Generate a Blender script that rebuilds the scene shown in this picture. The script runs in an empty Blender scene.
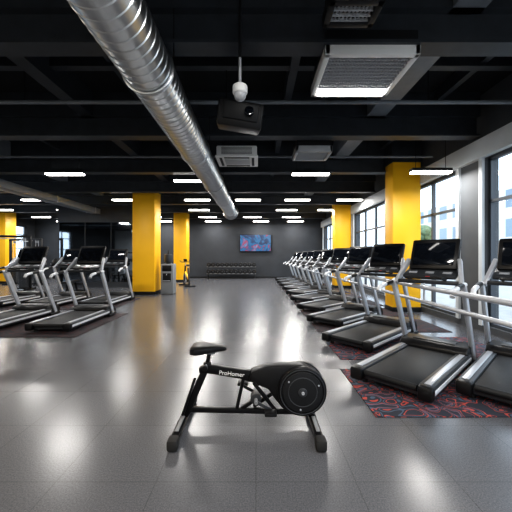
import bpy, bmesh, math, random
from mathutils import Vector, Matrix, Euler
random.seed(4)
S=bpy.context.scene
COL=S.collection
# ---------------------------------------------------------------- materials
def nt(name):
    m=bpy.data.materials.new(name); m.use_nodes=True
    n=m.node_tree; b=n.nodes['Principled BSDF']; return m,n,b
def mat(name,col,rough=0.5,metal=0.0,emit=None,es=0.0,noise=0.0,nscale=40,bump=0.0,spec=None,coat=0):
    m,n,b=nt(name)
    c=(col[0],col[1],col[2],1)
    b.inputs['Base Color'].default_value=c
    b.inputs['Roughness'].default_value=rough
    b.inputs['Metallic'].default_value=metal
    if spec is not None: b.inputs['Specular IOR Level'].default_value=spec
    if coat: b.inputs['Coat Weight'].default_value=coat
    if emit: 
        b.inputs['Emission Color'].default_value=(*emit,1); b.inputs['Emission Strength'].default_value=es
    if noise or bump:
        tc=n.nodes.new('ShaderNodeTexCoord'); nz=n.nodes.new('ShaderNodeTexNoise')
        nz.inputs['Scale'].default_value=nscale; nz.inputs['Detail'].default_value=4
        n.links.new(tc.outputs['Object'],nz.inputs['Vector'])
        if noise:
            r=n.nodes.new('ShaderNodeValToRGB')
            r.color_ramp.elements[0].position=0.3; r.color_ramp.elements[1].position=0.7
            r.color_ramp.elements[0].color=tuple(max(0,x*(1-noise)) for x in col)+(1,)
            r.color_ramp.elements[1].color=tuple(min(1,x*(1+noise)) for x in col)+(1,)
            n.links.new(nz.outputs['Fac'],r.inputs['Fac']); n.links.new(r.outputs['Color'],b.inputs['Base Color'])
        if bump:
            bp=n.nodes.new('ShaderNodeBump'); bp.inputs['Strength'].default_value=bump
            bp.inputs['Distance'].default_value=0.01
            n.links.new(nz.outputs['Fac'],bp.inputs['Height']); n.links.new(bp.outputs['Normal'],b.inputs['Normal'])
    return m
M_ceil=mat('ceiling_black',(0.008,0.009,0.011),0.9,noise=0.3,nscale=3)
M_beam=mat('beam_black',(0.030,0.035,0.043),0.5,noise=0.2,nscale=5)
M_beamg=mat('beam_grey',(0.18,0.198,0.222),0.5,noise=0.1,nscale=5)
M_wall=mat('wall_charcoal',(0.030,0.034,0.041),0.8,noise=0.12,nscale=2)
M_wallw=mat('wall_light',(0.60,0.64,0.67),0.7,noise=0.05,nscale=2)
M_pier=mat('pier_grey',(0.08,0.087,0.096),0.7,noise=0.08,nscale=3)
M_yel=mat('yellow_paint',(0.95,0.51,0.012),0.45,noise=0.03,nscale=2)
M_frame=mat('window_frame',(0.06,0.07,0.085),0.4)
M_steel=mat('galvanised',(0.60,0.62,0.64),0.3,1.0,noise=0.08,nscale=6)
M_silver=mat('silver_paint',(0.48,0.50,0.54),0.3,0.3)
M_silverl=mat('silver_light',(0.70,0.72,0.75),0.35,0.15)
M_blk=mat('black_plastic',(0.006,0.006,0.007),0.38,spec=.35)
M_blkm=mat('black_metal',(0.004,0.004,0.005),0.3,spec=.3)
M_blks=mat('black_satin',(0.009,0.0095,0.011),0.5,spec=.35)
M_dg=mat('dark_grey_plastic',(0.030,0.033,0.038),0.42)
M_belt=mat('belt_rubber',(0.008,0.009,0.0105),0.55,noise=0.2,nscale=80,bump=0.2,spec=.35)
M_scr=mat('screen_glass',(0.006,0.008,0.012),0.08)
M_white=mat('white_plastic',(0.75,0.75,0.74),0.4)
M_whited=mat('vent_grey',(0.42,0.43,0.45),0.5)
M_light=mat('light_tube',(1,1,1),0.4,emit=(1.0,0.97,0.92),es=10)
M_txt=mat('lettering',(0.85,0.85,0.85),0.5)
M_tl=mat('grey_trim',(0.20,0.21,0.22),0.5)
M_rub=mat('rubber_foot',(0.015,0.015,0.015),0.7)
M_leaf=mat('leaf_green',(0.16,0.22,0.12),0.7,noise=0.4,nscale=6)
M_bark=mat('bark',(0.12,0.08,0.05),0.9,noise=0.3,nscale=9)
M_asph=mat('pavement',(0.4,0.4,0.39),0.9,noise=0.1,nscale=3)
M_red=mat('red_paint',(0.5,0.03,0.03),0.4)
def glassmat():
    m,n,b=nt('window_glass'); n.nodes.remove(b)
    o=n.nodes['Material Output']; t=n.nodes.new('ShaderNodeBsdfTransparent'); t.inputs[0].default_value=(0.96,0.98,1,1)
    g=n.nodes.new('ShaderNodeBsdfGlossy'); g.inputs['Roughness'].default_value=0.02
    x=n.nodes.new('ShaderNodeMixShader'); x.inputs[0].default_value=0.05; n.links.new(t.outputs[0],x.inputs[1]); n.links.new(g.outputs[0],x.inputs[2])
    n.links.new(x.outputs[0],o.inputs[0]); return m
M_glass=glassmat()
M_mir=mat('tinted_mirror',(0.38,0.42,0.46),0.04,1.0)
def floormat():
    m,n,b=nt('rubber_floor')
    tc=n.nodes.new('ShaderNodeTexCoord')
    a=n.nodes.new('ShaderNodeTexNoise'); a.inputs['Scale'].default_value=110; a.inputs['Detail'].default_value=5; a.inputs['Roughness'].default_value=0.75
    br=n.nodes.new('ShaderNodeTexBrick'); br.offset=0.0
    br.inputs['Scale'].default_value=1.0; br.inputs['Brick Width'].default_value=0.62; br.inputs['Row Height'].default_value=0.62
    br.inputs['Mortar Size'].default_value=0.003; br.inputs['Color1'].default_value=(1,1,1,1); br.inputs['Color2'].default_value=(0.95,0.95,0.95,1); br.inputs['Mortar'].default_value=(0.70,0.70,0.70,1)
    for q in (a,br): n.links.new(tc.outputs['Object'],q.inputs['Vector'])
    r=n.nodes.new('ShaderNodeValToRGB'); r.color_ramp.elements[0].position=0.36; r.color_ramp.elements[1].position=0.66
    r.color_ramp.elements[0].color=(0.062,0.064,0.072,1); r.color_ramp.elements[1].color=(0.132,0.136,0.149,1)
    n.links.new(a.outputs['Fac'],r.inputs['Fac'])
    mx=n.nodes.new('ShaderNodeMix'); mx.data_type='RGBA'; mx.blend_type='MULTIPLY'; mx.inputs[0].default_value=1
    n.links.new(r.outputs['Color'],mx.inputs[6]); n.links.new(br.outputs['Color'],mx.inputs[7])
    n.links.new(mx.outputs[2],b.inputs['Base Color'])
    b.inputs['Roughness'].default_value=0.25
    bp=n.nodes.new('ShaderNodeBump'); bp.inputs['Strength'].default_value=0.04; bp.inputs['Distance'].default_value=0.001
    n.links.new(a.outputs['Fac'],bp.inputs['Height']); n.links.new(bp.outputs['Normal'],b.inputs['Normal'])
    b.inputs['Specular IOR Level'].default_value=0.7
    return m
M_floor=floormat()
def carpet(name,c1,c2,c3,sc=4):
    m,n,b=nt(name)
    tc=n.nodes.new('ShaderNodeTexCoord')
    w=n.nodes.new('ShaderNodeTexNoise'); w.inputs['Scale'].default_value=sc; w.inputs['Detail'].default_value=0.5; w.inputs['Distortion'].default_value=2.0
    n.links.new(tc.outputs['Object'],w.inputs['Vector'])
    r=n.nodes.new('ShaderNodeValToRGB'); r.color_ramp.interpolation='CONSTANT'
    e=r.color_ramp.elements; e[0].color=(*c1,1); e[1].position=0.42; e[1].color=(*c2,1)
    for p,c in ((0.45,c1),(0.51,c3),(0.55,c1),(0.60,c2),(0.63,c3),(0.68,c1)):
        x=e.new(p); x.color=(*c,1)
    n.links.new(w.outputs['Fac'],r.inputs['Fac']); n.links.new(r.outputs['Color'],b.inputs['Base Color'])
    b.inputs['Roughness'].default_value=0.85
    return m
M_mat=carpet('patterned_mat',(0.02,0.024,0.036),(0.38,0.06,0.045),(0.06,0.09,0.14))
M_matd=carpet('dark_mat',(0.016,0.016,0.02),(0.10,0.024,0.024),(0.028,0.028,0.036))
def tvmat():
    m,n,b=nt('tv_picture')
    tc=n.nodes.new('ShaderNodeTexCoord')
    w=n.nodes.new('ShaderNodeTexNoise'); w.inputs['Scale'].default_value=1.3; w.inputs['Detail'].default_value=3; w.inputs['Distortion'].default_value=1
    n.links.new(tc.outputs['Object'],w.inputs['Vector'])
    r=n.nodes.new('ShaderNodeValToRGB'); e=r.color_ramp.elements
    e[0].position=0.3; e[0].color=(0.005,0.01,0.04,1); e[1].position=0.8; e[1].color=(0.7,0.75,0.8,1)
    for p,c in ((0.44,(0.01,0.05,0.16)),(0.50,(0.02,0.18,0.40)),(0.56,(0.02,0.10,0.25)),(0.585,(0.40,0.04,0.10)),(0.63,(0.10,0.2,0.4))):
        x=e.new(p); x.color=(*c,1)
    n.links.new(w.outputs['Fac'],r.inputs['Fac']); n.links.new(r.outputs['Color'],b.inputs['Emission Color'])
    b.inputs['Emission Strength'].default_value=0.8; b.inputs['Base Color'].default_value=(0.01,0.01,0.01,1); b.inputs['Roughness'].default_value=0.2
    return m
M_tv=tvmat()
def facade():
    m,n,b=nt('facade')
    tc=n.nodes.new('ShaderNodeTexCoord'); sp=n.nodes.new('ShaderNodeSeparateXYZ'); cb=n.nodes.new('ShaderNodeCombineXYZ')
    n.links.new(tc.outputs['Object'],sp.inputs[0]); n.links.new(sp.outputs['Y'],cb.inputs['X']); n.links.new(sp.outputs['Z'],cb.inputs['Y'])
    br=n.nodes.new('ShaderNodeTexBrick'); br.offset=0; br.inputs['Scale'].default_value=1; br.inputs['Brick Width'].default_value=2.6; br.inputs['Row Height'].default_value=2.8
    br.inputs['Mortar Size'].default_value=0.55; br.inputs['Mortar Smooth'].default_value=0.02
    br.inputs['Color1'].default_value=(0.22,0.29,0.36,1); br.inputs['Color2'].default_value=(0.28,0.36,0.42,1); br.inputs['Mortar'].default_value=(0.62,0.61,0.58,1)
    n.links.new(cb.outputs[0],br.inputs['Vector']); n.links.new(br.outputs['Color'],b.inputs['Base Color']); b.inputs['Roughness'].default_value=0.7
    return m
M_fac=facade()
# ---------------------------------------------------------------- mesh builder
class MB:
    def __init__(s): s.bm=bmesh.new(); s.mats=[]
    def mi(s,m):
        if m not in s.mats: s.mats.append(m)
        return s.mats.index(m)
    def add(s,t,m,M=None):
        if M is not None: bmesh.ops.transform(t,matrix=M,verts=t.verts)
        i=s.mi(m)
        for f in t.faces: f.material_index=i; f.smooth=True
        bmesh.ops.recalc_face_normals(t,faces=t.faces)
        me=bpy.data.meshes.new('tmp'); t.to_mesh(me); t.free(); s.bm.from_mesh(me); bpy.data.meshes.remove(me)
    def box(s,c,d,m,rot=(0,0,0),bev=0.0,seg=2):
        t=bmesh.new(); bmesh.ops.create_cube(t,size=1)
        bmesh.ops.scale(t,vec=Vector(d),verts=t.verts)
        if bev: bmesh.ops.bevel(t,geom=t.edges[:],offset=min(bev,min(d)*0.49),segments=seg,affect='EDGES',profile=0.5)
        s.add(t,m,Matrix.Translation(Vector(c))@Euler(rot).to_matrix().to_4x4())
    def b2(s,lo,hi,m,bev=0.0):
        lo=Vector(lo);hi=Vector(hi); s.box((lo+hi)/2,hi-lo,m,bev=bev)
    def quad(s,p,m):
        t=bmesh.new(); t.faces.new([t.verts.new(q) for q in p]); s.add(t,m)
    def tube(s,p,r,m,seg=12,r2=None,cap=True):
        pts=[Vector(q) for q in p]; n=len(pts); t=bmesh.new(); rings=[]
        rr=r if isinstance(r,(list,tuple)) else [r]*n
        up=None
        for i,q in enumerate(pts):
            if i==0: d=(pts[1]-q)
            elif i==n-1: d=q-pts[i-1]
            else: d=(pts[i+1]-q).normalized()+(q-pts[i-1]).normalized()
            d.normalize()
            if up is None:
                up=Vector((0,0,1)) if abs(d.z)<0.9 else Vector((1,0,0))
            a=d.cross(up).normalized(); b=a.cross(d).normalized(); up=b
            rings.append([t.verts.new(q+(a*math.cos(2*math.pi*k/seg)+b*math.sin(2*math.pi*k/seg))*rr[i]) for k in range(seg)])
        for i in range(n-1):
            for k in range(seg):
                t.faces.new((rings[i][k],rings[i][(k+1)%seg],rings[i+1][(k+1)%seg],rings[i+1][k]))
        if cap: t.faces.new(rings[0]); t.faces.new(rings[-1])
        s.add(t,m)
    def bar(s,p,w,h,m,bev=0.004,side=None):
        a=Vector(p[0]);b=Vector(p[1]); d=(b-a); L=d.length; d.normalize()
        sd=Vector(side) if side else (Vector((1,0,0)) if abs(d.x)<0.9 else Vector((0,1,0)))
        u=(sd-d*sd.dot(d)).normalized(); v=d.cross(u)
        t=bmesh.new(); bmesh.ops.create_cube(t,size=1); bmesh.ops.scale(t,vec=(w,h,L),verts=t.verts)
        if bev: bmesh.ops.bevel(t,geom=t.edges[:],offset=min(bev,min(w,h)*0.49),segments=2,affect='EDGES',profile=0.5)
        R=Matrix((u,v,d)).transposed().to_4x4()
        s.add(t,m,Matrix.Translation((a+b)/2)@R)
    def prism(s,prof,lo,hi,axis,m,bev=0.0):
        t=bmesh.new()
        def P(a,b,c):
            return {'x':(c,a,b),'y':(a,c,b),'z':(a,b,c)}[axis]
        A=[t.verts.new(P(a,b,lo)) for a,b in prof]; B=[t.verts.new(P(a,b,hi)) for a,b in prof]
        t.faces.new(A); t.faces.new(B[::-1]); n=len(prof)
        for i in range(n): t.faces.new((A[i],A[(i+1)%n],B[(i+1)%n],B[i]))
        bmesh.ops.recalc_face_normals(t,faces=t.faces)
        if bev: bmesh.ops.bevel(t,geom=t.edges[:],offset=bev,segments=2,affect='EDGES',profile=0.5)
        s.add(t,m)
    def disc(s,c,r,h,axis,m,seg=32,bev=0.0,r2=None):
        t=bmesh.new(); bmesh.ops.create_cone(t,cap_ends=True,segments=seg,radius1=r,radius2=r if r2 is None else r2,depth=h)
        if bev: 
            es=[e for e in t.edges if abs(e.verts[0].co.z-e.verts[1].co.z)<1e-6]
            bmesh.ops.bevel(t,geom=es,offset=bev,segments=3,affect='EDGES',profile=0.5)
        R={'x':Euler((0,math.pi/2,0)),'y':Euler((math.pi/2,0,0)),'z':Euler((0,0,0))}[axis].to_matrix().to_4x4()
        s.add(t,m,Matrix.Translation(Vector(c))@R)
    def torus(s,c,R,r,axis,m,seg=40):
        t=bmesh.new(); rings=[]
        for i in range(seg):
            a=2*math.pi*i/seg; ring=[]
            for k in range(8):
                b=2*math.pi*k/8; q=R+r*math.cos(b); z=r*math.sin(b)
                p={'x':(z,q*math.cos(a),q*math.sin(a)),'y':(q*math.cos(a),z,q*math.sin(a)),'z':(q*math.cos(a),q*math.sin(a),z)}[axis]
                ring.append(t.verts.new(Vector(p)+Vector(c)))
            rings.append(ring)
        for i in range(seg):
            for k in range(8): t.faces.new((rings[i][k],rings[i][(k+1)%8],rings[(i+1)%seg][(k+1)%8],rings[(i+1)%seg][k]))
        s.add(t,m)
    def sph(s,c,r,m,sc=(1,1,1),rot=(0,0,0)):
        t=bmesh.new(); bmesh.ops.create_uvsphere(t,u_segments=20,v_segments=12,radius=r)
        s.add(t,m,Matrix.Translation(Vector(c))@Euler(rot).to_matrix().to_4x4()@Matrix.Diagonal((*sc,1)))
    def mesh(s,name):
        me=bpy.data.meshes.new(name); s.bm.to_mesh(me); s.bm.free()
        for m in s.mats: me.materials.append(m)
        me.set_sharp_from_angle(angle=math.radians(38)); return me
    def obj(s,name,loc=(0,0,0),rz=0.0,parent=None):
        return inst(s.mesh(name),name,loc,rz)
def inst(me,name,loc=(0,0,0),rz=0.0):
    o=bpy.data.objects.new(name,me); COL.objects.link(o); o.location=loc; o.rotation_euler=(0,0,rz); return o
# ---------------------------------------------------------------- room
XL,XR,Y0,Y1,ZC=-14.0,4.2,-3.0,19.0,4.4
b=MB(); b.b2((XL-.2,Y0-.2,-.1),(XR+.2,Y1+.2,0),M_floor); b.obj('floor')
b=MB(); b.b2((XL-.2,Y0-.2,ZC),(XR+.2,Y1+.2,ZC+.1),M_ceil); b.obj('ceiling')
b=MB(); b.b2((XL-.2,Y1,0),(XR+.2,Y1+.2,ZC),M_wall); b.obj('wall_back')
b=MB(); b.b2((XL-.2,Y0-.2,0),(XR+.2,Y0,ZC),M_wallw); b.obj('wall_front')
SEG=[(-2.6,1.6),(2.0,5.5),(6.25,9.3),(9.7,12.8),(13.2,15.8),(16.2,18.6)]
SIL,HEAD=0.12,3.2
b=MB()
b.b2((XR,Y0,0),(XR+.25,Y1,SIL),M_pier)
b.b2((XR,Y0,HEAD),(XR+.25,Y1,ZC),M_pier)
pr=Y0
for a,c in SEG+[(Y1,Y1)]:
    if a>pr: b.b2((XR,pr,SIL),(XR+.25,a,HEAD),M_pier)
    pr=c
b.obj('wall_right')
def window(n,y0,y1,x,z0,z1,side=1):
    b=MB(); fr=0.06; xa,xb=x+side*.06,x+side*.14
    lo=min(xa,xb);hi=max(xa,xb)
    b.b2((lo,y0,z0),(hi,y0+fr,z1),M_frame); b.b2((lo,y1-fr,z0),(hi,y1,z1),M_frame)
    b.b2((lo,y0,z0),(hi,y1,z0+fr),M_frame); b.b2((lo,y0,z1-fr),(hi,y1,z1),M_frame)
    k=max(2,round((y1-y0)/1.1))
    for i in range(1,k):
        yy=y0+(y1-y0)*i/k; b.b2((lo,yy-.025,z0),(hi,yy+.025,z1),M_frame)
    for zz in (z0+(z1-z0)*0.33,z0+(z1-z0)*0.74): b.b2((lo,y0,zz-.025),(hi,y1,zz+.025),M_frame)
    xm=(xa+xb)/2; b.quad([(xm,y0+.02,z0+.02),(xm,y1-.02,z0+.02),(xm,y1-.02,z1-.02),(xm,y0+.02,z1-.02)],M_glass)
    b.obj('window_%d'%n)
for i,(a,c) in enumerate(SEG): window(i+1,a,c,XR,SIL,HEAD)
LS=[(4.0,8.0),(9,13),(14.5,18.3)]
b=MB(); b.b2((XL-.2,Y0,0),(XL,Y1,1.2),M_wall); b.b2((XL-.2,Y0,3.2),(XL,Y1,ZC),M_wall)
pr=Y0
for a,c in LS+[(Y1,Y1)]:
    b.b2((XL-.2,pr,1.2),(XL,a,3.2),M_wall); pr=c
b.obj('wall_left')
for i,(a,c) in enumerate(LS): window(7+i,a,c,XL,1.2,3.2,-1)
b=MB(); b.b2((-13.9,Y1-.02,0),(4.1,Y1,.1),M_blks); b.obj('baseboard_back')
b=MB()
for i,(a,c) in enumerate(SEG):
    b.b2((XR-.05,a-.10,SIL),(XR,a-.01,HEAD),M_wallw); b.b2((XR-.05,c+.01,SIL),(XR,c+.10,HEAD),M_wallw)
b.b2((XR-.10,Y0,HEAD),(XR,Y1,HEAD+.35),M_wallw)
b.obj('trim_1')
def column(x0,y0,x1,y1):
    b=MB(); c=((x0+x1)/2,(y0+y1)/2); hx,hy=(x1-x0)/2,(y1-y0)/2
    b.b2((-hx,-hy,0),(hx,hy,3.75),M_yel,bev=0.012)
    b.b2((-hx-.012,-hy-.012,0),(hx+.012,hy+.012,.12),M_blks,bev=.004)
    b.b2((-hx-.02,-hy-.02,3.75),(hx+.02,hy+.02,4.4),M_beam)
    b.obj('yellow_column',(c[0],c[1],0))
column(3.42,7.5,4.12,7.95)
column(3.42,13.0,4.12,13.5)
column(-4.45,10.8,-3.65,11.5)
column(-4.45,16.2,-3.75,16.9)
column(-13.4,15.2,-12.7,15.9)
# ---------------------------------------------------------------- ceiling structure
for y in (0.8,3.2,5.6,8.0,10.4,12.8,15.2,17.6):
    b=MB(); L=(XR-.1-XL)-.1
    b.b2((-L/2,-.11,0),(L/2,.11,.035),M_beam); b.b2((-L/2,-.02,.035),(L/2,.02,.36),M_beam); b.b2((-L/2,-.11,.36),(L/2,.11,.8),M_beam)
    b.obj('ceiling_beam',((XL+XR)/2,y,3.6))
for x,z,w,h,m in ((2.2,3.96,.34,.44,M_beamg),(-3.1,3.96,.22,.44,M_beam),(-6.6,3.96,.3,.44,M_beamg),(-9.8,3.96,.22,.44,M_beam),(0.55,4.1,.12,.3,M_beam)):
    b=MB(); L=Y1-Y0-.1; b.b2((-w/2,-L/2,0),(w/2,L/2,h),m); b.obj('ceiling_joist',(x,(Y0+Y1)/2,z))
b=MB()
for x in (-12,-8.4,-5.2,-2.1,1.2,3.3):
    b.b2((x-.05,Y0+.05,4.2),(x+.05,Y1-.05,4.4),M_beam)
for y in (2.0,4.4,6.8,9.2,11.6,14,16.4): b.b2((XL+.05,y-.06,4.15),(XR-.15,y+.06,4.4),M_beam)
b.obj('trim_ceiling_grid')
def pipe(pts,r,m,name,hang=True):
    b=MB(); b.tube(pts,r,m)
    a,c=Vector(pts[0]),Vector(pts[-1]); n=6
    for i in range(n):
        p=a.lerp(c,(i+.5)/n); b.tube([p,(p.x,p.y,4.4)],.008,M_blks,seg=6)
    b.obj(name)
pipe([(XL+.1,4.45,3.68),(XR-.15,4.45,3.68)],.028,M_beamg,'sprinkler_pipe')
pipe([(XL+.1,6.9,3.68),(XR-.15,6.9,3.68)],.025,M_beamg,'sprinkler_pipe')
# spiral duct
def duct(cx,cz,r,y0,y1,name,m,n=46):
    b=MB()
    pts=[];rad=[]
    L=(y1-y0); k=int(L/0.11)
    for i in range(k):
        y=y0+L*i/k
        pts+= [(cx,y,cz),(cx,y+.085,cz),(cx,y+.092,cz),(cx,y+.105,cz)]; rad+=[r,r,r+.008,r+.008]
    b.tube(pts,rad,m,seg=40,cap=False)
    y=y0+1.2
    while y<y1:
        b.torus((cx,y,cz),r+.012,.016,'y',M_steel); 
        for sx in (-1,1): b.tube([(cx+sx*(r+.02),y,cz),(cx+sx*(r+.02),y,4.4)],.006,M_blks,seg=6)
        y+=2.4
    b.tube([(cx,y1-.05,cz),(cx,y1+.05,cz),(cx,y1+.06,cz),(cx,y1+.3,cz)],[r+.02,r+.02,r+.05,r+.09],m,seg=40,cap=False)
    b.disc((cx,y1+.12,cz),r,.02,'y',M_blks)
    b.obj(name)
duct(-1.12,3.34,.25,-2.9,13.0,'spiral_duct',M_steel)
b=MB(); b.b2((-.2,-10.8,0),(.2,10.8,.22),M_beamg,bev=.01)
for i in range(9):
    y=-10+2.5*i; b.b2((-.215,y-.02,-.01),(.215,y+.02,.23),M_whited)
    for sx in (-1,1): b.tube([(sx*.18,y,.22),(sx*.18,y,1.12)],.008,M_blks,seg=6)
b.obj('air_duct',(-7.15,8.0,3.28))
# lights
def lamp_mesh(L,h):
    b=MB(); b.box((0,0,.045),(L,.16,.06),M_blks,bev=.006); b.box((0,0,.002),(L-.02,.14,.05),M_light,bev=.004)
    for sx in (-1,1): b.tube([(sx*L*.38,0,.05),(sx*L*.38,0,h)],.005,M_blks,seg=6)
    return b.mesh('linear_light')
LM=lamp_mesh(0.96,.9); LM2=lamp_mesh(0.8,1.2); LM3=lamp_mesh(0.85,.9)
def mk(nm,e,c):
    ld=bpy.data.lights.new(nm,'AREA'); ld.shape='RECTANGLE'; ld.size=.8; ld.size_y=.12; ld.energy=e; ld.color=c; return ld
ld=mk('light_glow',44,(1,.97,.93)); ldw=mk('warm_glow',42,(1,.82,.60))
pos=[]
for x in (-8.2,-4.9,1.4): pos.append((x,7.7,3.5))
pos.append((-1.87,8.4,3.5))
pos.append((3.55,6.1,3.1))
for x in (-11.5,-8.3,-4.9,-2.2,-.3,1.55,3.5): pos.append((x,11.25,3.5))
for x in (-11.6,-8.6,-5.6,-2.6,1.4,3.3): pos.append((x,13.7,3.5))
for x in (-11.6,-8.6,-5.6,-2.6,-.2,1.9): pos.append((x,16.2,3.5))
for x in (-11.6,-8.6,-5.6,-2.6,.3,2.4): pos.append((x,18.2,3.5))
for x in (-10,-6.0,-2.6,0.3,3.0): pos.append((x,1.3,3.5))
for x in (-10,-6.0,-2.3,0.8,3.0): pos.append((x,-1.3,3.5))
for x,y,z in pos:
    o=inst(LM2 if z<3.3 else (LM3 if y==8.4 else LM),'linear_light',(x,y,z)); l=bpy.data.objects.new('glow',ldw if (y<2 and -7<x<-1) else ld); COL.objects.link(l); l.parent=o; l.location=(0,0,-.03)
def vent(name,x,y,z,w,d,lit=False,fr=M_white,h=.12):
    b=MB()
    b.b2((-w/2,-d/2,0),(w/2,-d/2+.06,h),fr,.01); b.b2((-w/2,d/2-.06,0),(w/2,d/2,h),fr,.01)
    b.b2((-w/2,-d/2,0),(-w/2+.06,d/2,h),fr,.01); b.b2((w/2-.06,-d/2,0),(w/2,d/2,h),fr,.01)
    b.b2((-w/2+.02,-d/2+.02,h-.03),(w/2-.02,d/2-.02,h+.15),M_blks)
    k=int(w/.035)
    for i in range(1,k):
        xx=-w/2+w*i/k; b.box((xx,0,.05),(.012,d-.1,.05),M_whited,rot=(0,.5,0))
    k=int(d/.06)
    for i in range(1,k): b.box((0,-d/2+d*i/k,.03),(w-.1,.010,.03),M_whited)
    if lit: b.b2((-w/2+.08,d/2-.17,-.012),(w/2-.08,d/2-.05,.03),M_light)
    for sx in (-1,1):
        for sy in (-1,1): b.tube([(sx*w*.4,sy*d*.4,h),(sx*w*.4,sy*d*.4,4.4-z)],.007,M_blks,seg=6)
    o=b.obj(name,(x,y,z))
vent('air_conditioner_vent',1.22,3.55,3.5,1.0,.85,lit=True,fr=M_white)
vent('air_conditioner_vent',.84,2.62,3.5,.46,.3,fr=M_blks)
vent('air_conditioner_vent',1.13,6.1,3.42,.72,.6,fr=M_whited)
b=MB(); b.box((0,0,.11),(.8,.66,.2),M_white,bev=.03); b.box((0,0,0),(.84,.70,.03),M_white,bev=.01)
b.box((0,0,-.018),(.5,.36,.012),M_whited,bev=.004)
for sx in (-1,1): b.box((sx*.32,0,-.018),(.05,.5,.01),M_blks)
for sy in (-1,1): b.box((0,sy*.26,-.018),(.5,.05,.01),M_blks)
for k in range(6): b.box((0,-.333,.04+k*.025),(.6,.01,.008),M_blks)
for sx in (-1,1): b.tube([(sx*.3,0,.2),(sx*.3,0,4.4-3.38)],.01,M_blks,seg=6)
b.obj('cassette_air_conditioner',(-.38,6.2,3.36))
b=MB(); b.box((0,0,0),(.54,.42,.30),M_blk,rot=(.25,.12,.1),bev=.03); b.box((0.02,-.2,-.02),(.42,.06,.20),M_blks,rot=(.25,.12,.1),bev=.02)
b.disc((.12,-.245,-.04),.055,.05,'y',M_scr,bev=.01); b.tube([(0,0,.1),(0,0,1.26)],.025,M_blks); b.box((0,0,1.26),(.2,.2,.02),M_blks)
b.obj('ceiling_projector',(-.2,3.75,3.13))
b=MB(); b.tube([(0,0,.06),(0,0,.36)],.014,M_whited); b.tube([(0,0,.36),(0,0,1.35)],.016,M_blks); b.disc((0,0,.04),.075,.09,'z',M_white,bev=.02); b.sph((0,0,-.01),.062,M_whited)
b.obj('dome_camera',(-.16,3.0,3.02))
b=MB(); b.box((0,0,0),(2.0,.06,1.1),M_blk,bev=.01); b.box((0,-.033,0),(1.92,.004,1.02),M_tv)
b.box((0,.055,0),(.5,.06,.4),M_blks)
b.obj('wall_television',(-.03,Y1-.086,2.22))
# ---------------------------------------------------------------- treadmill
def treadmill_mesh(rail=0):
    b=MB()
    b.box((0,.78,.09),(.70,1.46,.07),M_dg,bev=.015)
    b.box((0,.74,.150),(.54,1.40,.022),M_belt,bev=.01)
    b.tube([(-.26,.045,.128),(.26,.045,.128)],.034,M_belt,seg=16)
    for sx in (-1,1):
        b.prism([(0.0,.06),(0.0,.155),(.05,.178),(1.42,.178),(1.50,.16),(1.50,.06)],sx*.34-.065,sx*.34+.065,'x',M_dg,bev=.012)
        b.box((sx*.345,.74,.181),(.06,1.34,.01),M_silver,bev=.004)
        b.box((sx*.408,.74,.115),(.012,1.40,.04),M_silverl,bev=.004)
        b.box((sx*.345,.03,.11),(.14,.10,.14),M_blk,bev=.03)
        b.disc((sx*.30,.12,.03),.03,.06,'z',M_rub,seg=16); b.disc((sx*.30,1.5,.03),.04,.06,'z',M_rub,seg=16)
    b.prism([(1.30,.10),(1.30,.20),(1.36,.255),(1.60,.27),(1.74,.22),(1.80,.12),(1.78,.05),(1.34,.05)],-.40,.40,'x',M_blk,bev=.02)
    b.box((0,1.47,.268),(.5,.16,.012),M_dg,rot=(.06,0,0),bev=.005)
    for sx in (-1,1):
        b.bar([(sx*.40,1.62,.06),(sx*.40,1.12,1.06)],.05,.095,M_silver,bev=.018)
        b.bar([(sx*.38,1.13,1.03),(sx*.30,1.40,1.34)],.05,.075,M_silver,bev=.016)
        b.bar([(sx*.415,1.72,.04),(sx*.415,1.40,.04)],.06,.06,M_blk,bev=.015)
        b.tube([(sx*.40,1.18,1.05),(sx*.40,1.08,1.05),(sx*.40,.80,1.02),(sx*.40,.70,1.0),(sx*.40,.66,.95)],.028,M_silverl)
        b.tube([(sx*.40,1.04,1.046),(sx*.40,.86,1.028)],.033,M_blk)
    b.bar([(-.38,1.18,1.06),(.38,1.18,1.06)],.09,.05,M_dg,bev=.015,side=(0,1,0))
    b.tube([(-.2,1.18,1.10),(-.2,1.00,1.12),(.2,1.00,1.12),(.2,1.18,1.10)],.017,M_blk)
    b.box((0,1.32,1.17),(.62,.30,.05),M_dg,rot=(.35,0,0),bev=.02)
    b.box((0,1.45,1.41),(.58,.07,.44),M_blk,rot=(-.42,0,0),bev=.03)
    b.box((0,1.408,1.42),(.48,.01,.32),M_scr,rot=(-.42,0,0),bev=.004)
    b.box((0,1.50,1.38),(.50,.05,.34),M_silver,rot=(-.42,0,0),bev=.02)
    for i in range(3): b.box((-.2+.2*i,1.26,1.175),(.10,.05,.02),M_silver,rot=(.35,0,0),bev=.005)
    b.box((0,1.175,1.12),(.05,.02,.03),M_red,bev=.005)
    if rail:
        c,s_=math.cos(math.radians(47)),math.sin(math.radians(47))
        P=lambda s,z:(.77*c-s*s_,.77*s_+s*c,z)
        a0=-.80 if rail==2 else -.007
        for z,r in ((1.0,.030),(.82,.024)): b.tube([P(a0,z),P(1.443,z)],r,M_silver,seg=16)
        b.tube([P(.718,.82),P(.718,1.05)],.013,M_silver,seg=8)
        if rail==2: b.tube([P(a0,0),P(a0,1.0)],.024,M_silver); b.disc(P(a0,.01),.06,.02,'z',M_silver)
    return b.mesh('treadmill')
TM=treadmill_mesh(); TMR=treadmill_mesh(1); TMR2=treadmill_mesh(2)
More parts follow.
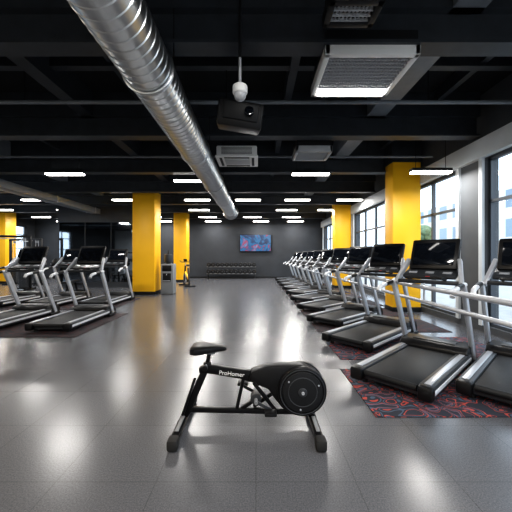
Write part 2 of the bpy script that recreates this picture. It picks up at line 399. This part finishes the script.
def mat_at(x0,y0,x1,y1,m):
    b=MB(); hx,hy=(x1-x0)/2,(y1-y0)/2
    b.b2((-hx,-hy,0),(hx,hy,.010),m,bev=.004); b.obj('floor_mat',((x0+x1)/2,(y0+y1)/2,0))
YAW=-math.radians(47)
def tread_LR(L,yaw_,me):
    r=Vector((math.cos(-yaw_),-math.sin(-yaw_)))
    c=Vector(L)+r*.41
    inst(me,'treadmill',(c.x,c.y,.010),yaw_)
for k in range(10): tread_LR((1.05,3.33+1.45*k),YAW,TMR2 if k==0 else TMR)
tread_LR((1.97,2.96),YAW,TM)
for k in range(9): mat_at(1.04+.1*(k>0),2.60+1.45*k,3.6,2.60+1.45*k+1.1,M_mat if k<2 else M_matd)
for x,y in ((-3.75,5.4),(-5.15,5.5),(-4.35,8.0),(-5.75,8.0),(-6.6,5.5),(-7.2,8.0)):
    inst(TM,'treadmill',(x,y,.010),0)
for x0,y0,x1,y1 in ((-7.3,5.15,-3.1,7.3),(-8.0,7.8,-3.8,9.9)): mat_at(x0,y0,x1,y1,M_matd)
# ---------------------------------------------------------------- foreground exercise bike
def bike():
    b=MB()
    def foot(x,sl):
        b.bar([(x-sl,-.34,.052),(x+sl,.34,.052)],.062,.05,M_blkm,bev=.014,side=(1,0,0))
        for s_ in (-1,1):
            b.box((x+sl*s_,s_*.33,.045),(.08,.09,.085),M_rub,bev=.02)
            b.disc((x+sl*s_,s_*.29,.012),.028,.024,'z',M_rub,seg=16)
        b.bar([(x-sl*.7,-.24,.079),(x+sl*.7,.24,.079)],.03,.008,M_tl,bev=.002,side=(1,0,0))
    foot(-.60,-.0); foot(.47,.0)
    b.bar([(-.58,0,.125),(.44,0,.105)],.045,.04,M_blkm,bev=.01,side=(0,1,0))
    b.bar([(-.60,0,.07),(-.54,0,.15)],.05,.06,M_blkm,bev=.01,side=(0,1,0))
    b.bar([(.47,0,.06),(.40,0,.20)],.06,.05,M_blkm,bev=.01,side=(0,1,0))
    b.bar([(-.575,0,.10),(-.415,0,.475)],.055,.06,M_blkm,bev=.014,side=(0,1,0))
    b.bar([(-.60,-.05,.10),(-.50,-.03,.40)],.022,.022,M_blkm,bev=.006,side=(0,1,0))
    b.bar([(-.42,0,.44),(-.385,0,.60)],.034,.034,M_blkm,bev=.008,side=(0,1,0))
    b.disc((-.405,0,.49),.033,.06,'z',M_blk,bev=.008)
    b.tube([(-.41,-.02,.50),(-.41,-.085,.50)],.009,M_silver); b.disc((-.41,-.09,.50),.022,.03,'y',M_blk,bev=.006)
    b.box((-.385,0,.60),(.10,.05,.03),M_tl,bev=.008)
    t=bmesh.new(); rings=[]
    sec=[(-.155,.045,.605,.648),(-.15,.085,.590,.662),(-.11,.118,.590,.674),(-.06,.115,.594,.674),(-.01,.085,.600,.668),(.05,.050,.606,.664),(.10,.036,.608,.660),(.13,.026,.612,.654),(.14,.012,.620,.648)]
    for x,w,z0,z1 in sec:
        ring=[]
        for k in range(16):
            a=2*math.pi*k/16; cy=math.cos(a); sz=math.sin(a)
            yy=w*math.copysign(abs(cy)**.7,cy); zz=(z0+z1)/2+(z1-z0)/2*math.copysign(abs(sz)**.7,sz)
            if sz>0: zz-=0.010*(1-abs(cy))
            ring.append(t.verts.new((-.385+x,yy,zz)))
        rings.append(ring)
    for i in range(len(rings)-1):
        for k in range(16): t.faces.new((rings[i][k],rings[i][(k+1)%16],rings[i+1][(k+1)%16],rings[i+1][k]))
    t.faces.new(rings[0]); t.faces.new(rings[-1]); b.add(t,M_blk)
    b.prism([(-.475,.475),(-.40,.500),(-.10,.452),(.06,.452),(.06,.36),(-.06,.36),(-.13,.385),(-.40,.43),(-.47,.43)],-.030,.030,'y',M_blkm,bev=.010)
    b.prism([(-.06,.385),(-.04,.455),(.08,.492),(.26,.505),(.38,.51),(.50,.45),(.55,.34),(.53,.22),(.44,.13),(.33,.11),(.22,.15),(.16,.22),(.10,.31),(.0,.345)],-.055,.055,'y',M_blk,bev=.016)
    cx,cz=.375,.305
    for sy in (-1,1):
        b.disc((cx,sy*.06,cz),.198,.05,'y',M_blkm,seg=64,bev=.012)
        b.torus((cx,sy*.088,cz),.178,.004,'y',M_dg,seg=64)
        b.disc((cx,sy*.087,cz),.160,.012,'y',M_blks,seg=64,bev=.004)
        b.torus((cx,sy*.093,cz),.115,.004,'y',M_dg,seg=48)
        b.disc((cx,sy*.095,cz),.035,.02,'y',M_dg,seg=32,bev=.005)
        b.disc((cx,sy*.108,cz),.012,.02,'y',M_silver,seg=16)
        for k in range(3):
            a=k*2*math.pi/3+.4; b.disc((cx+.14*math.cos(a),sy*.094,cz+.14*math.sin(a)),.007,.006,'y',M_silver,seg=10)
    b.bar([(-.10,.0,.40),(-.16,0,.13)],.035,.028,M_blkm,bev=.007,side=(0,1,0))
    b.bar([(-.02,-.05,.37),(.16,-.05,.14)],.026,.030,M_blkm,bev=.006,side=(0,1,0))
    b.bar([(.14,.04,.24),(-.02,.04,.13)],.026,.030,M_blkm,bev=.006,side=(0,1,0))
    b.tube([(.0,-.11,.225),(.0,.11,.225)],.014,M_tl)
    b.disc((.0,0,.225),.045,.09,'y',M_dg,bev=.008)
    b.bar([(.0,-.085,.225),(.115,-.085,.165)],.016,.026,M_dg,bev=.005,side=(0,1,0))
    b.bar([(.0,.085,.225),(-.115,.085,.285)],.016,.026,M_dg,bev=.005,side=(0,1,0))
    for x,y,z in ((.115,-.14,.165),(-.115,.14,.285)):
        b.box((x,y,z),(.095,.085,.026),M_blk,bev=.008)
    b.bar([(-.12,.0,.13),(.02,0,.225)],.03,.028,M_blkm,bev=.006,side=(0,1,0))
    c=bpy.data.curves.new('lt','FONT'); c.body='ProHomer'; c.size=.048; c.extrude=.0008; c.align_x='CENTER'; c.align_y='CENTER'
    o=bpy.data.objects.new('lt',c); COL.objects.link(o); bpy.context.view_layer.update()
    me=bpy.data.meshes.new_from_object(o.evaluated_get(bpy.context.evaluated_depsgraph_get()))
    t=bmesh.new(); t.from_mesh(me)
    b.add(t,M_txt,Matrix.Translation((-.20,-.0315,.430))@Matrix.Rotation(.10,4,'Y')@Matrix.Rotation(math.pi/2,4,'X'))
    bpy.data.objects.remove(o); bpy.data.curves.remove(c)
    return b.obj('exercise_bike',(0,2.50,0))
bike()
# ---------------------------------------------------------------- background equipment
def dumbbell_rack():
    b=MB()
    for sx in (-1,1):
        b.bar([(sx*1.45,-.25,.03),(sx*1.45,.25,.03)],.07,.05,M_dg); b.bar([(sx*1.45,.18,.03),(sx*1.45,.1,.85)],.06,.06,M_dg)
    for z,y in ((.32,-.06),(.74,.04)):
        for dy in (-.09,.09): b.bar([(-1.5,y+dy,z),(1.5,y+dy,z)],.04,.05,M_tl,side=(0,1,0))
        for i in range(11):
            x=-1.38+i*.276
            for dy in (-.12,.12): b.disc((x,y+dy,z+.13),.125,.09,'y',M_blk,seg=12,bev=.01)
            b.tube([(x,y-.1,z+.13),(x,y+.1,z+.13)],.018,M_silver,seg=8)
            b.disc((x,y-.168,z+.13),.05,.006,'y',M_dg,seg=12)
    return b.obj('dumbbell_rack',(-1.5,18.4,0))
dumbbell_rack()
def spin_bike():
    b=MB()
    for y in (-.5,.5): b.bar([(-.25,y,.04),(.25,y,.04)],.07,.06,M_blk,side=(0,1,0))
    b.bar([(0,-.5,.06),(0,.5,.06)],.06,.07,M_blk)
    b.disc((0,.33,.36),.24,.04,'x',M_silver,bev=.01); b.disc((0,.33,.36),.15,.06,'x',M_blk)
    b.bar([(0,.48,.08),(0,.25,.95)],.06,.08,M_blk); b.bar([(0,-.4,.08),(0,-.18,.85)],.06,.08,M_blk)
    b.bar([(0,-.3,.35),(0,.33,.65)],.06,.08,M_yel)
    b.sph((0,-.2,.98),.14,M_blk,(.7,1,.3)); b.tube([(0,-.19,.8),(0,-.2,.96)],.02,M_silver)
    b.tube([(0,.25,.9),(0,.22,1.1)],.02,M_silver); b.tube([(-.22,.40,1.18),(-.2,.2,1.12),(.2,.2,1.12),(.22,.40,1.18)],.016,M_blk)
    b.box((0,.27,1.2),(.16,.03,.12),M_scr,rot=(-.4,0,0)); b.disc((0,-.02,.32),.12,.05,'x',M_blk)
    for s_ in (-1,1): b.bar([(s_*.06,-.02,.32),(s_*.06,.12*s_-.02,.22)],.02,.03,M_silver); b.box((s_*.12,.12*s_-.02,.22),(.1,.09,.03),M_blk)
    return b.mesh('spin_bike')
SB=spin_bike()
inst(SB,'spin_bike',(-3.2,13.9,0),.5)
inst(SB,'spin_bike',(-4.9,14.9,0),.9)
b=MB(); b.box((0,0,.56),(.46,.42,1.10),M_tl,bev=.03); b.box((0,0,.03),(.42,.38,.06),M_blks); b.box((0,-.205,.95),(.34,.03,.22),M_blk,bev=.01)
b.box((0,-.213,.62),(.30,.02,.30),M_blk,bev=.01); b.tube([(0,-.2,.74),(0,-.26,.74),(0,-.26,.70)],.012,M_silver); b.box((0,-.24,.50),(.26,.07,.02),M_silver)
b.disc((0,0,1.14),.10,.08,'z',M_dg); b.disc((0,0,1.32),.15,.30,'z',M_dg,bev=.03); b.disc((0,0,1.53),.04,.16,'z',M_blk,r2=.02)
b.obj('water_dispenser',(-3.25,11.15,0))
def cable():
    b=MB()
    for sx in (-1,1):
        b.bar([(sx*.9,-.4,.04),(sx*.9,.4,.04)],.08,.08,M_blk); b.bar([(sx*.9,0,.04),(sx*.9,0,2.2)],.09,.09,M_blk)
        for k in range(14): b.box((sx*.66,0,.12+k*.05),(.30,.12,.042),M_dg,bev=.006)
        for dx in (-.08,.08): b.tube([(sx*.66+dx,0,.06),(sx*.66+dx,0,2.15)],.012,M_silver,seg=8)
        b.tube([(sx*.66,0,.85),(sx*.66,0,2.1)],.005,M_blk,seg=6); b.disc((sx*.66,0,2.08),.06,.03,'y',M_tl)
        b.tube([(sx*.66,-.03,2.08),(sx*.5,-.3,1.3)],.005,M_blk,seg=6); b.tube([(sx*.5-.07,-.3,1.28),(sx*.5+.07,-.3,1.28)],.016,M_blk,seg=8)
        b.box((sx*.66,0,.08),(.5,.2,.06),M_blk)
    b.bar([(-.94,0,2.2),(.94,0,2.2)],.09,.09,M_blk,side=(0,1,0)); b.tube([(-.4,0,2.15),(-.4,-.2,2.1),(.4,-.2,2.1),(.4,0,2.15)],.018,M_silver)
    return b.mesh('cable_machine')
CM=cable()
inst(CM,'cable_machine',(-10.2,12.2,0),.2); inst(CM,'cable_machine',(-11.2,14.6,0),-.2)
def bench():
    b=MB()
    for y in (-.5,.5): b.bar([(-.25,y,.04),(.25,y,.04)],.06,.06,M_blk,side=(0,1,0)); b.bar([(0,y,.05),(0,y*.7,.38)],.06,.06,M_blk)
    b.box((0,-.05,.43),(.28,1.15,.08),M_blk,bev=.03)
    for sx in (-1,1): b.bar([(sx*.3,.45,.04),(sx*.3,.45,1.05)],.06,.06,M_blk); b.box((sx*.3,.40,1.06),(.05,.12,.03),M_tl)
    b.bar([(-.33,.45,.3),(.33,.45,.3)],.05,.05,M_blk,side=(0,1,0)); b.tube([(-.9,.40,1.09),(.9,.40,1.09)],.014,M_silver)
    for sx in (-1,1):
        b.disc((sx*.72,.40,1.09),.22,.05,'x',M_blk,bev=.01); b.disc((sx*.78,.40,1.09),.16,.04,'x',M_blk,bev=.01)
    return b.mesh('weight_bench')
WB=bench()
inst(WB,'weight_bench',(-7.0,11.4,0),.2); inst(WB,'weight_bench',(-9.0,15.8,0),-.3)
b=MB(); b.b2((-1.8,0,0),(1.8,.12,3.6),M_wall)
for i in range(3): b.b2((-1.72+i*1.16,-.012,.25),(-1.72+i*1.16+1.12,0,2.9),M_mir)
b.obj('wall_partition_mirror',(-7.05,13.4,0))
# ---------------------------------------------------------------- outside
b=MB(); b.b2((XR+.25,-30,-.3),(60,60,-.12),M_asph); b.obj('street_ground')
b=MB(); b.b2((0,0,0),(6,40,8),M_fac); b.obj('neighbour_building',(24,6,-.12))
def tree(x,y,s):
    b=MB(); b.tube([(0,0,0),(.05,0,1.2),(0,.05,2.4)],[.10,.08,.05],M_bark,seg=8)
    for i in range(16):
        a=random.random()*6.28; r=random.random()*.9; b.sph((r*math.cos(a),r*math.sin(a),2.4+random.random()*1.5),.35+.25*random.random(),M_leaf,(1,1,.8))
    o=b.obj('street_tree',(x,y,-.12)); o.scale=(s,s,s)
tree(14,26,1.0)
# ---------------------------------------------------------------- world, camera
w=bpy.data.worlds.new('sky'); S.world=w; w.use_nodes=True
bg=w.node_tree.nodes['Background']; bg.inputs[0].default_value=(0.74,0.87,1.0,1); bg.inputs[1].default_value=2.3
cam=bpy.data.cameras.new('camera'); cam.lens=21.1; cam.sensor_width=36; cam.clip_start=.05
co=bpy.data.objects.new('camera',cam); COL.objects.link(co); co.location=(0,0,1.4); co.rotation_euler=(math.pi/2,0,0)
S.camera=co
S.view_settings.view_transform='Standard'
for lk in ('Medium High Contrast','High Contrast'):
    try: S.view_settings.look=lk; print('look',lk); break
    except Exception as e: print(e)
S.view_settings.exposure=0.25
